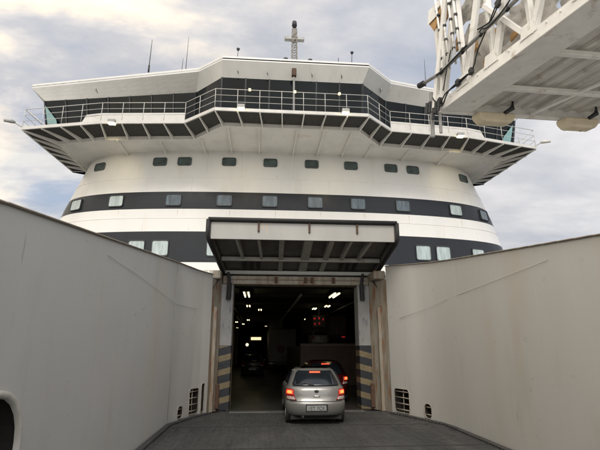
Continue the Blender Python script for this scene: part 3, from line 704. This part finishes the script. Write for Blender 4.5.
for x, y, z, ln, w, mt, lb in lamps: ceiling_lamp(x, y, z, ln, w, M[mt], lb)
for xx, r_0 in ((-3.0, .05), (-2.75, .03), (.35, .06), (3.1, .04)):
    MB().tube([(xx, 18.5, 3.86), (xx, 60, 3.86)], r_0, 6).build('ceiling_pipe', M['grey_steel'], ferry, smooth=True)
for yy in (28, 35, 42, 49): MB().box((-3.9, yy, -.003), (-3.6, yy + .35, 3.93)).build('deck_pillar', mat('pillar', (.22, .20, .14), .6), ferry, bevel=.02)
# bright doorway sign / lit panel deep on the left
t = thing('lit_panel', 'bright warm light box deep on the left of the car deck', 'light', (-1.5, 41, 2.3))
MB().box((-.62, 0, .05), (.26, .08, .28)).build('light_face', emis('warm_box', (1, .80, .42), 1.0), t)
MB().box((-.80, .081, -.05), (.35, .16, .39)).build('light_housing', M['dark_steel'], t)
t = thing('work_lamp', 'round white work lamp on the left side of the car deck', 'lamp', (-2.5, 43, 1.95))
MB().tube([(0, 0, 0), (0, .1, 0)], .14, 12).build('lamp_glass', emis('wl', (1, .85, .6), 1.0), t)
MB().tube([(0, .101, 0), (0, .2, 0)], .17, 12).build('lamp_housing', M['dark_steel'], t)
MB().tube([(0, .15, -.1), (0, .15, -1.95)], .03, 8).build('lamp_stand', M['dark_steel'], t)

# ------------------------------------------------------------------ cars
def car(label, loc, paint, group=None, scale=.92, lit=True, plate='', rz=0, lamp_st=1.0, name='hatchback_car'):
    root = thing(name, label, 'car', loc, rz, group); root.scale = (scale,) * 3
    #        z    w    rear  front
    prof = [(.20, .74, .16, 4.15), (.27, .80, .06, 4.22), (.40, .845, .015, 4.28), (.54, .852, .0, 4.28), (.60, .852, .015, 4.25), (.625, .848, .055, 4.22), (.76, .85, .065, 4.10), (.88, .845, .085, 3.85),
            (.94, .825, .105, 3.55), (.985, .79, .15, 3.2), (1.00, .775, .165, 3.05), (1.16, .715, .34, 2.70), (1.34, .635, .56, 2.25), (1.40, .60, .66, 2.05), (1.445, .53, .80, 1.85), (1.47, .35, 1.0, 1.6)]
    def at(z):
        for a, b_ in zip(prof[:-1], prof[1:]):
            if a[0] <= z <= b_[0]:
                k = (z - a[0]) / (b_[0] - a[0]); return [lerp(a[i], b_[i], k) for i in (1, 2, 3)]
        return list(prof[-1][1:])
    def rear(x, z):
        w, r, f_ = at(z); u = min(.9999, abs(x) / w) ** 3.2; return r + .75 * (1 - (1 - u) ** (1 / 3.2))
    nx = 15
    def ring(z):
        w, r, f_ = at(z); pts = []
        for k in range(-nx, nx + 1):
            x = w * math.sin(math.pi / 2 * k / nx); pts.append((x, rear(x, z), z))
        n2 = 10
        fr = [(w * math.sin(math.pi / 2 * k / n2)) for k in range(n2, -n2 - 1, -1)]
        ys = [f_ - .8 * (1 - (1 - min(.9999, abs(x) / w) ** 2.6) ** (1 / 2.6)) for x in fr]
        return pts + [(x, y, z) for x, y in zip(fr, ys)]
    rings = [ring(p[0]) for p in prof]; n = len(rings[0]); mb = MB()
    mb.v = [p for r_ in rings for p in r_]
    for i in range(len(rings) - 1):
        for k in range(n): mb.f.append([i*n+k, i*n+(k+1) % n, (i+1)*n+(k+1) % n, (i+1)*n+k]); mb.m.append(0)
    mb.f.append(list(range(n))[::-1]); mb.m.append(0); mb.f.append([(len(rings)-1)*n + k for k in range(n)]); mb.m.append(0)
    body = mb.build('body', paint, root, smooth=True)
    def patch(name, poly, m_, off=.006, par=root, thick=.01, nu=8, nv=6):
        """poly: z-levels with x ranges [(z, x0, x1), ...] laid on the rear surface, with a thickness"""
        mbp = MB(); rows_ = []
        for i in range(nv + 1):
            zz = lerp(poly[0][0], poly[-1][0], i / nv)
            for a, b_ in zip(poly[:-1], poly[1:]):
                if a[0] <= zz <= b_[0] + 1e-6: k = (zz - a[0]) / (b_[0] - a[0]); x0, x1 = lerp(a[1], b_[1], k), lerp(a[2], b_[2], k); break
            rows_.append([(lerp(x0, x1, j / nu), zz) for j in range(nu + 1)])
        front = [(x, rear(x, z) - off - thick, z) for r_ in rows_ for x, z in r_]; back_ = [(x, rear(x, z) - off + .012, z) for r_ in rows_ for x, z in r_]
        m1 = nu + 1; nn = len(front)
        fs = [(i*m1+j, i*m1+j+1, (i+1)*m1+j+1, (i+1)*m1+j) for i in range(nv) for j in range(nu)]
        bd = [j for j in range(nu)] + [i*m1+nu for i in range(nv)] + [nv*m1 + j for j in range(nu, 0, -1)] + [i*m1 for i in range(nv, 0, -1)]
        fs += [(a_, b_, b_ + nn, a_ + nn) for a_, b_ in zip(bd, bd[1:] + bd[:1])]
        mbp.add(front + back_, fs); return mbp.build(name, m_, par, smooth=True)
    CG = M['car_glass']
    patch('rear_window', [(1.0, -.64, .64), (1.05, -.655, .655), (1.36, -.52, .52), (1.39, -.48, .48)], CG, .004, nu=14, nv=8)
    # side glass
    for s_ in (-1, 1):
        g_ = MB(); prs = []
        for z in (1.01, 1.36):
            w = at(z)[0]; ys = ((.62, 2.75) if z < 1.1 else (.95, 2.05)); prs.append([(s_ * (w + .004 - (.0)), y, z) for y in ys])
        g_.slab([prs[0][0], prs[0][1], prs[1][1], prs[1][0]], (s_ * .008, 0, 0)); g_.build('side_window', CG, root)
        # mirrors
        if name == 'parked_car': MB().box((s_ * .84 - .07, 2.45, .95), (s_ * .84 + .07, 2.55, 1.05)).build('wing_mirror', paint, root, bevel=.03, seg=2)
        # lights
        tl = patch('tail_light', [(.635, s_*.54, s_*.838), (.70, s_*.58, s_*.845), (.80, s_*.61, s_*.842), (.90, s_*.60, s_*.83), (.93, s_*.64, s_*.80)], M['lens_red'], .004)
        patch('brake_lamp', [(.79, s_*.64, s_*.825), (.87, s_*.64, s_*.82), (.905, s_*.66, s_*.80)], M['brake_red'] if lit else M['lens_red'], .016, tl)
        if lit: patch('brake_bulb', [(.81, s_*.68, s_*.79), (.85, s_*.67, s_*.80), (.885, s_*.69, s_*.78)], M['brake'], .024, tl)
        patch('reversing_lamp', [(.655, s_*.58, s_*.80), (.71, s_*.61, s_*.81), (.735, s_*.63, s_*.80)], M['lens_clear'], .016, tl)
        for y in (.72, 3.35):
            wh = MB(); wh.tube([(s_ * .63, y, .31), (s_ * .64, y, .31), (s_ * .80, y, .31), (s_ * .82, y, .31)], [.28, .31, .31, .28], 20)
            wo_ = wh.build('wheel', M['rubber'], root, smooth=False)
            MB().tube([(s_ * .815, y, .31), (s_ * .835, y, .31)], .19, 14).build('rim', M['grey_steel'], wo_)
    if lit: patch('high_brake_lamp', [(1.335, -.16, .16), (1.37, -.15, .15)], M['brake_dim'], .02)
    patch('shut_line', [(.604, -.80, .80), (.618, -.80, .80)], M['rubber'], -.004, nu=20, nv=1)
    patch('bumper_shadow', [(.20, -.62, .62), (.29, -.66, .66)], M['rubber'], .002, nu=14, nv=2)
    patch('tailgate_handle', [(.735, -.09, .09), (.762, -.08, .08)], M['chrome'], .012, nu=4, nv=2)
    e_ = MB(); e_.tube([(0, rear(0, .87) - .02, .87), (0, rear(0, .87) + .01, .87)], 1, 16)
    e_.v = [(x * .062, y, .87 + (z - .87) * .036) for x, y, z in e_.v]; e_.build('badge', M['dark_steel'], root)
    # wiper
    MB().tube([(-.06, rear(0, 1.02) - .03, 1.02), (-.3, rear(-.3, 1.07) - .03, 1.07), (-.50, rear(-.5, 1.05) - .03, 1.045)], [.016, .028, .012], 6).build('rear_wiper', M['rubber'], root)
    # plate
    pr_ = rear(0, .48) - .012
    MB().box((-.30, pr_ + .002, .375), (.30, pr_ + .05, .545)).build('plate_recess', M['rubber'], root)
    pl = MB().box((-.275, pr_ - .018, .385), (.255, pr_, .515)).build('number_plate', M['plate'], root, bevel=.004)
    if plate:
        cu = bpy.data.curves.new('plate_text', 'FONT'); cu.body = plate; cu.size = .125; cu.align_x = 'CENTER'; cu.extrude = .002
        to = bpy.data.objects.new('plate_text', cu); S.collection.objects.link(to)
        bpy.context.view_layer.update(); me_ = bpy.data.meshes.new_from_object(to.evaluated_get(bpy.context.evaluated_depsgraph_get()))
        bpy.data.objects.remove(to); to = bpy.data.objects.new('plate_text', me_); S.collection.objects.link(to); me_.materials.append(M['plate_ink'])
        to.parent = pl; to.location = (-.01, pr_ - .021, .405); to.rotation_euler = (R(90), 0, 0)
    MB().tube([(-.38, .02, .235), (-.38, .30, .235)], .035, 10).build('exhaust_pipe', M['dark_steel'], root)
    MB().box((-.70, .25, .14), (.70, 4.0, .24)).build('underbody', M['rubber'], root)
    # roof aerial & spoiler lip
    MB().tube([(.0, 1.0, 1.46), (.0, .92, 1.50)], [.02, .008], 6).build('roof_aerial', M['rubber'], root)
    return root
M['car_silver'] = mat('car_silver', (.19, .187, .172), .34, .4, .05, 3, coat=.6)
M['car_red'] = mat('car_red', (.055, .004, .004), .3, .2, .1, 3, coat=.6)
M['car_dark'] = mat('car_dark', (.03, .032, .036), .3, .3, .1, 3, coat=.6)
M['car_white'] = mat('car_white', (.22, .22, .215), .3, 0, .1, 3, coat=.6)
M['car_glass'] = glassy('car_glass', (.012, .016, .02), .06)
M['lens_red'] = mat('lens_red', (.22, .012, .010), .15, 0, .3, 20)
M['lens_clear'] = mat('lens_clear', (.45, .36, .33), .15, 0, .2, 20)
M['brake'] = emis('brake', (1, .17, .04), 1.9)
M['brake_red'] = emis('brake_red', (1, .05, .02), .5)
M['brake_dim'] = emis('brake_dim', (1, .10, .04), .9)
M['plate'] = mat('plate', (.24, .25, .24), .5, 0, .1, 10)
M['plate_ink'] = mat('plate_ink', (.03, .03, .04), .6)
M['chrome'] = mat('chrome', (.5, .5, .5), .25, .8, .1, 5)
car('silver hatchback with glowing brake lights driving into the ferry door', (.13, 11.55, 0), M['car_silver'], plate='1ET 7CK', rz=R(-1), scale=.89)
car('dark red car ahead of the silver hatchback, half hidden behind it', (1.02, 15.9, -.004), M['car_red'], rz=R(0))
# car standing on the raised deck in the right lane
# raised internal ramp
t = thing('hoistable_ramp', 'brown steel side of the raised inner ramp in the right lane', 'ramp', (2, 23, 0))
t.location = (0, 0, 0)
pm = mat('brown_steel', (.10, .065, .045), .6, 0, .3, 2)
MB().box((.70, 23.0, 0), (4.6, 23.12, 1.82)).build('front_plate', pm, t)
MB().box((.70, 22.96, 1.82), (4.6, 23.2, 1.96)).build('top_beam', mat('ramp_beam', (.17, .12, .09), .6), t, bevel=.02)
MB().box((.70, 23.21, 1.70), (4.6, 60, 1.82)).build('ramp_deck', M['interior'], t)
for x in (.72, 1.9, 3.1, 4.4): MB().box((x, 22.93, 0), (x + .10, 22.995, 1.81)).build('stiffener', pm, t)
MB().box((.70, 23.21, 0), (.80, 60, 1.69)).build('side_plate', pm, t)
car('small white car parked up on the raised inner ramp', (2.2, 26.6, 1.822), M['car_white'], lit=False, name='parked_car', scale=.62)
# dark lorry with red lamps above it
def lorry(label, loc, w, h, ln, m_, cat='lorry', red=False, zb=.75, name='lorry'):
    root = thing(name, label, cat, loc)
    MB().box((-w/2, 0, zb), (w/2, ln, h)).build('cargo_box', m_, root, bevel=.03)
    MB().box((-w/2 + .05, -.03, zb), (-.012, -.001, h - .08)).build('rear_door', m_, root, bevel=.01)
    MB().box((.012, -.03, zb), (w/2 - .05, -.001, h - .08)).build('rear_door', m_, root, bevel=.01)
    MB().box((-w/2, -.06, zb - .22), (w/2, .1, zb - .06)).build('rear_bumper', M['dark_steel'], root, bevel=.01)
    MB().box((-w/2 + .25, .11, zb - .25), (w/2 - .25, ln, zb - .001)).build('chassis', M['dark_steel'], root)
    for s_ in (-1, 1):
        for y in (1.0, 2.2):
            MB().tube([(s_ * (w/2 - .35), y, .48), (s_ * (w/2 - .02), y, .48)], .47, 20).build('wheel', M['rubber'], root)
        MB().box((s_ * (w/2 - .22) - .12, -.08, zb - .19), (s_ * (w/2 - .22) + .12, -.061, zb - .09)).build('tail_light', M['red_glow'] if red else M['lens_red'], root)
    return root
lorry('pale box trailer parked in the middle lane with a red emblem on its back', (.35, 34.8, -.004), 2.05, 3.05, 11, mat('trailer_white', (.17, .16, .135), .6, 0, .2, 1.5, (1, 1, 1), .1, 3))
o = [c for c in bpy.data.objects if c.name.startswith('lorry')][-1]
MB().tube([(-.1, -.052, 1.65), (-.1, -.035, 1.65)], .30, 20).build('emblem', mat('red_emblem', (.12, .01, .01), .6), o)
lorry('dark curtain sided lorry standing in the right lane beyond the white car', (3.35, 31.0, 1.822), 2.3, 2.1, 9, mat('lorry_brown', (.16, .11, .07), .7, 0, .4, 1.2, (6, 6, .1)), red=True)
r_ = thing('warning_light', 'cluster of red warning lights over the raised ramp', 'light', (2.05, 26.2, 3.35))
for dx, dz in ((-.22, 0), (0, .05), (.2, -.02), (.02, -.25), (-.2, -.3)):
    MB().box((dx * 1.2 - random.uniform(.03, .06), 0, dz - random.uniform(.02, .09)), (dx * 1.2 + random.uniform(.03, .06), .05, dz + random.uniform(.03, .08))).build('red_lamp', M['red_glow'], r_)
MB().box((-.35, .051, -.45), (.35, .12, .2)).build('lamp_board', M['dark_steel'], r_)
MB().box((-.03, .051, .2), (.03, .11, .60)).build('hanger', M['dark_steel'], r_)
car('dark car parked far down the left lane of the car deck', (-1.75, 30.5, -.004), M['car_dark'], lit=False, name='parked_car')
car('dark car waiting near the left hull side deep inside', (-5.0, 36.5, -.004), M['car_dark'], lit=False, name='parked_car')

# ------------------------------------------------------------------ passenger gangway overhead on the right
T0 = V((3.47, 10.71, 8.0)); D = V((.2687, -.9632, 0)); E_ = V((1, .035, 0)).normalized(); UP = V((0, 0, 1))
def G(s, u, h): return T0 + D * s + E_ * u + UP * h
gw = thing('gangway', 'white steel truss gangway hanging over the right wall with corrugated underside', 'gangway', (3.47, 10.71, 8)); gw.location = (0, 0, 0)
def gb(name, a, b_, w, h, m_='gang', bevel=.012): return MB().beam(G(*a), G(*b_), w, h).build(name, M[m_], gw, bevel=bevel)
gb('bottom_chord', (-.05, .12, .14), (8.5, .12, .14), .26, .30)
MB().slab([G(.0, .25, 0), G(8.5, .25, 0), G(8.5, .78, 0), G(.0, .78, 0)], (0, 0, .05)).build('chord_flange', M['gang'], gw)
gb('inner_chord', (0, .82, .10), (8.5, .82, .10), .10, .18)
gb('end_beam', (0, -.05, .02), (0, 7.0, .02), .10, .10)
gb('outer_chord', (0, 6.6, .12), (8.5, 6.6, .12), .25, .3)
MB().slab([G(0, .8, .30), G(8.5, .8, .30), G(8.5, 6.6, .30), G(0, 6.6, .30)], (0, 0, .05)).build('floor_panel', M['gang_panel'], gw)
u = 1.1
while u < 6.5:
    MB().slab([G(.05, u, .298), G(8.5, u, .298), G(8.5, u + .05, .225), G(.05, u + .05, .225)], tuple(E_ * .10)).build('floor_rib', M['gang_panel'], gw, bevel=.008)
    u += .42
for s_ in (1.22, 2.72, 4.25, 5.8): gb('cross_beam', (s_, .8, .10), (s_, 6.6, .10), .13, .12)
for a, b_ in (((.05, 2.62), (2.72, 3.55)), ((2.72, 3.2), (5.8, 4.4))):
    gb('diagonal_brace', (a[0], a[1], .075), (b_[0], b_[1] - .35, .075), .11, .06)
gb('end_plate', (-.03, .8, .20), (-.03, 6.9, .20), .03, .28)
# truss side
gb('top_chord', (-.1, .08, 3.2), (8.5, .08, 3.2), .22, .22)
post = [0.05, .95, 1.95, 3.05, 4.3, 5.6, 7.0]
for s_ in post: gb('truss_post', (s_, .1, .28), (s_, .1, 3.1), .13, .13)
for a, b_ in zip(post[:-1], post[1:]):
    gb('truss_diagonal', (a + .04, .09, .3), (b_ - .04, .09, 3.08), .12, .16)
gb('truss_diagonal', (2.95, .04, .3), (1.9, .04, 1.9), .10, .12); gb('truss_diagonal', (3.1, .04, .3), (3.9, .04, 1.9), .10, .12)
for s_ in post:
    for h_ in (.34, 3.02):
        MB().slab([G(s_ - .22, -.03, h_ - .14), G(s_ + .22, -.03, h_ - .14), G(s_ + .13, -.03, h_ + .16), G(s_ - .13, -.03, h_ + .16)], (.0, -.015, 0)).build('gusset_plate', M['gang'], gw)
for k in range(24):
    MB().tube([G(.2 + k * .33, -.012, .2), G(.2 + k * .33, -.04, .2)], .018, 6).build('bolt', M['gang'], gw)
# far side truss
for s_ in post: gb('truss_post', (s_, 6.6, .28), (s_, 6.6, 3.1), .13, .13)
gb('top_chord', (-.1, 6.6, 3.2), (8.5, 6.6, 3.2), .2, .2)
# canvas side screens and orange pads behind the truss
def crumple(s0, s1, h0, h1, u, name, m_, amp=.12, ns=10, nh=10):
    vs = []; 
    for i in range(ns + 1):
        for j in range(nh + 1):
            vs.append(G(lerp(s0, s1, i / ns), u + random.uniform(-amp, amp), lerp(h0, h1, j / nh) + random.uniform(-.02, .02)))
    mb = MB().add(vs, [(i*(nh+1)+j, (i+1)*(nh+1)+j, (i+1)*(nh+1)+j+1, i*(nh+1)+j+1) for i in range(ns) for j in range(nh)])
    o = mb.build(name, m_, gw, smooth=True, fix=False); so2 = o.modifiers.new('s', 'SOLIDIFY'); so2.thickness = .02; return o
crumple(.35, 1.5, .35, 2.25, .55, 'canvas_screen', M['canvas'])
crumple(1.55, 3.2, .35, 1.75, .62, 'canvas_screen', M['canvas'])
crumple(3.3, 5.0, .35, 1.5, .65, 'canvas_screen', M['canvas'])
crumple(.25, 1.5, 2.35, 3.0, .45, 'canvas_screen', M['canvas'], .06)
for s0, h0, w_, h_ in ((.30, 1.7, .14, .5), (.9, 1.25, .2, .35), (1.55, 1.15, .25, .3), (2.1, .75, .25, .25), (1.2, .65, .16, .25), (.5, .45, .2, .3), (2.7, .55, .2, .2)):
    MB().slab([G(s0, .40, h0), G(s0 + w_, .40, h0 + .06), G(s0 + w_ * .8, .40, h0 + h_), G(s0 + w_ * .1, .40, h0 + h_ * .7)], (.06, 0, 0)).build('orange_pad', M['orange'], gw, bevel=.02)
MB().slab([G(-.15, 0, 2.95), G(.5, 0, 3.05), G(.35, 0, 2.75), G(.05, 0, 2.55)], (.25, 0, .02)).build('corner_bracket', M['orange'], gw)
# handrail pipe and slim conduits
MB().tube([G(-.45, -.12, 1.12), G(.3, -.12, 1.0), G(3.0, -.12, 1.16), G(6, -.12, 1.3)], .05, 10).build('cable_pipe', M['grey_steel'], gw, smooth=True)
MB().tube([G(-.62, -.12, 1.16), G(-.40, -.12, 1.11)], .085, 10).build('pipe_end', M['rubber'], gw)
for s0, s1, hh in ((.42, .30, 3.4), (.62, .52, 3.4), (.86, .80, 3.4), (1.06, 1.0, 3.0)):
    c = MB().tube([G(s0, -.05, .95), G(s1, -.05, hh)], .03, 8).build('conduit', M['gang'], gw, smooth=True)
    for h_ in (1.4, 1.85, 2.3, 2.8): MB().tube([G(lerp(s0, s1, .4), -.05, h_), G(lerp(s0, s1, .4), -.05, h_ + .05)], .05, 8).build('conduit_clip', M['dark_steel'], gw)
gb('raking_strut', (-.15, -.05, .1), (.75, -.05, 3.2), .12, .12)
gb('raking_strut', (.15, -.02, .3), (.45, -.02, 1.9), .10, .10)
def cable(pts, r, name='cable'):
    P = [G(*p) for p in pts]; out = []
    for i in range(len(P) - 1):
        p0 = P[max(i-1, 0)]; p1 = P[i]; p2 = P[i+1]; p3 = P[min(i+2, len(P)-1)]
        for k in range(6):
            t_ = k / 6; out.append(.5 * ((2*p1) + (p2-p0)*t_ + (2*p0-5*p1+4*p2-p3)*t_**2 + (3*p1-p0-3*p2+p3)*t_**3))
    out.append(P[-1]); MB().tube(out, r, 6).build(name, M['rubber'], gw, smooth=True)
cable([(-.1, -.1, .5), (.15, -.12, .12), (.45, -.1, .32), (.9, -.06, .34), (1.45, -.08, .42), (1.7, -.1, .75), (2.1, -.1, 1.15), (2.6, -.1, 1.7)], .018)
cable([(-.05, -.12, .4), (.3, -.14, .02), (.6, -.12, .30), (1.3, -.1, .36)], .02)
cable([(2.0, -.2, 1.15), (2.3, -.25, .98), (2.7, -.25, 1.05), (3.1, -.2, 1.35), (3.3, -.2, 1.9)], .018)
cable([(1.9, -.2, 1.2), (2.3, -.2, 1.12), (2.6, -.25, 1.25), (2.9, -.2, 1.6)], .018)
cable([(.35, -.1, .45), (.5, -.1, .8), (.62, -.1, 1.05), (.8, -.1, 1.4)], .016)
cable([(.2, -.15, 1.0), (.6, -.22, .92), (1.1, -.22, .98), (1.5, -.2, 1.05)], .022)
for s_, h_ in ((.40, 1.01), (1.25, 1.06), (1.9, 1.1), (2.75, 1.14)): 
    MB().beam(G(s_, -.13, h_ - .08), G(s_, -.13, h_ + .08), .07, .12).build('pipe_clamp', M['rubber'], gw, bevel=.02)
for s_, h_ in ((1.4, .38), (.15, .25), (.9, .36), (2.45, 1.5)):
    MB().beam(G(s_, -.08, h_ - .08), G(s_, -.08, h_ + .08), .10, .14).build('junction_box', M['dark_steel'], gw, bevel=.015)
# legs and hinge at the tip
MB().beam(G(-.30, -.05, -.62), G(-.22, -.05, .72), .09, .09).build('tip_leg', M['grey_steel'], gw, bevel=.01)
MB().beam(G(-.02, .0, -.62), G(.0, .0, .2), .07, .07).build('tip_leg', M['grey_steel'], gw, bevel=.01)
for k in range(5):
    a = random.uniform(-.2, .12); MB().tube([G(-.35 + k * .12, -.14, .0 + a), G(-.30 + k * .13, -.14, .30 + a)], .045, 8).build('hinge_bolt', M['dark_steel'], gw)
# fenders under the end beam
for u0, u1 in ((.95, 2.02), (3.45, 4.5)):
    pf = [(u0, .0), (u0 + .02, -.15), (u0 + .14, -.29), (u1 - .14, -.29), (u1 - .02, -.15), (u1, .0)]
    fo = MB().slab([G(-.10, u_, h_ - .02) for u_, h_ in pf], tuple(D * .34)).build('fender', M['fender'], gw, bevel=.06, seg=3)
    for u_ in (u0 + .28, u1 - .28): MB().slab([G(-.125, u_ - .03, -.03), G(-.125, u_ + .03, -.03), G(-.125, u_ + .03, -.28), G(-.125, u_ - .03, -.28)], tuple(D * .02)).build('fender_strap', M['gang_panel'], fo)
    MB().tube([G(.25, u1 - .35, -.05), G(.30, u1 - .15, .08), G(.30, u1 - .12, .28)], [.05, .07, .03], 8).build('fender_bracket', M['dark_steel'], fo)
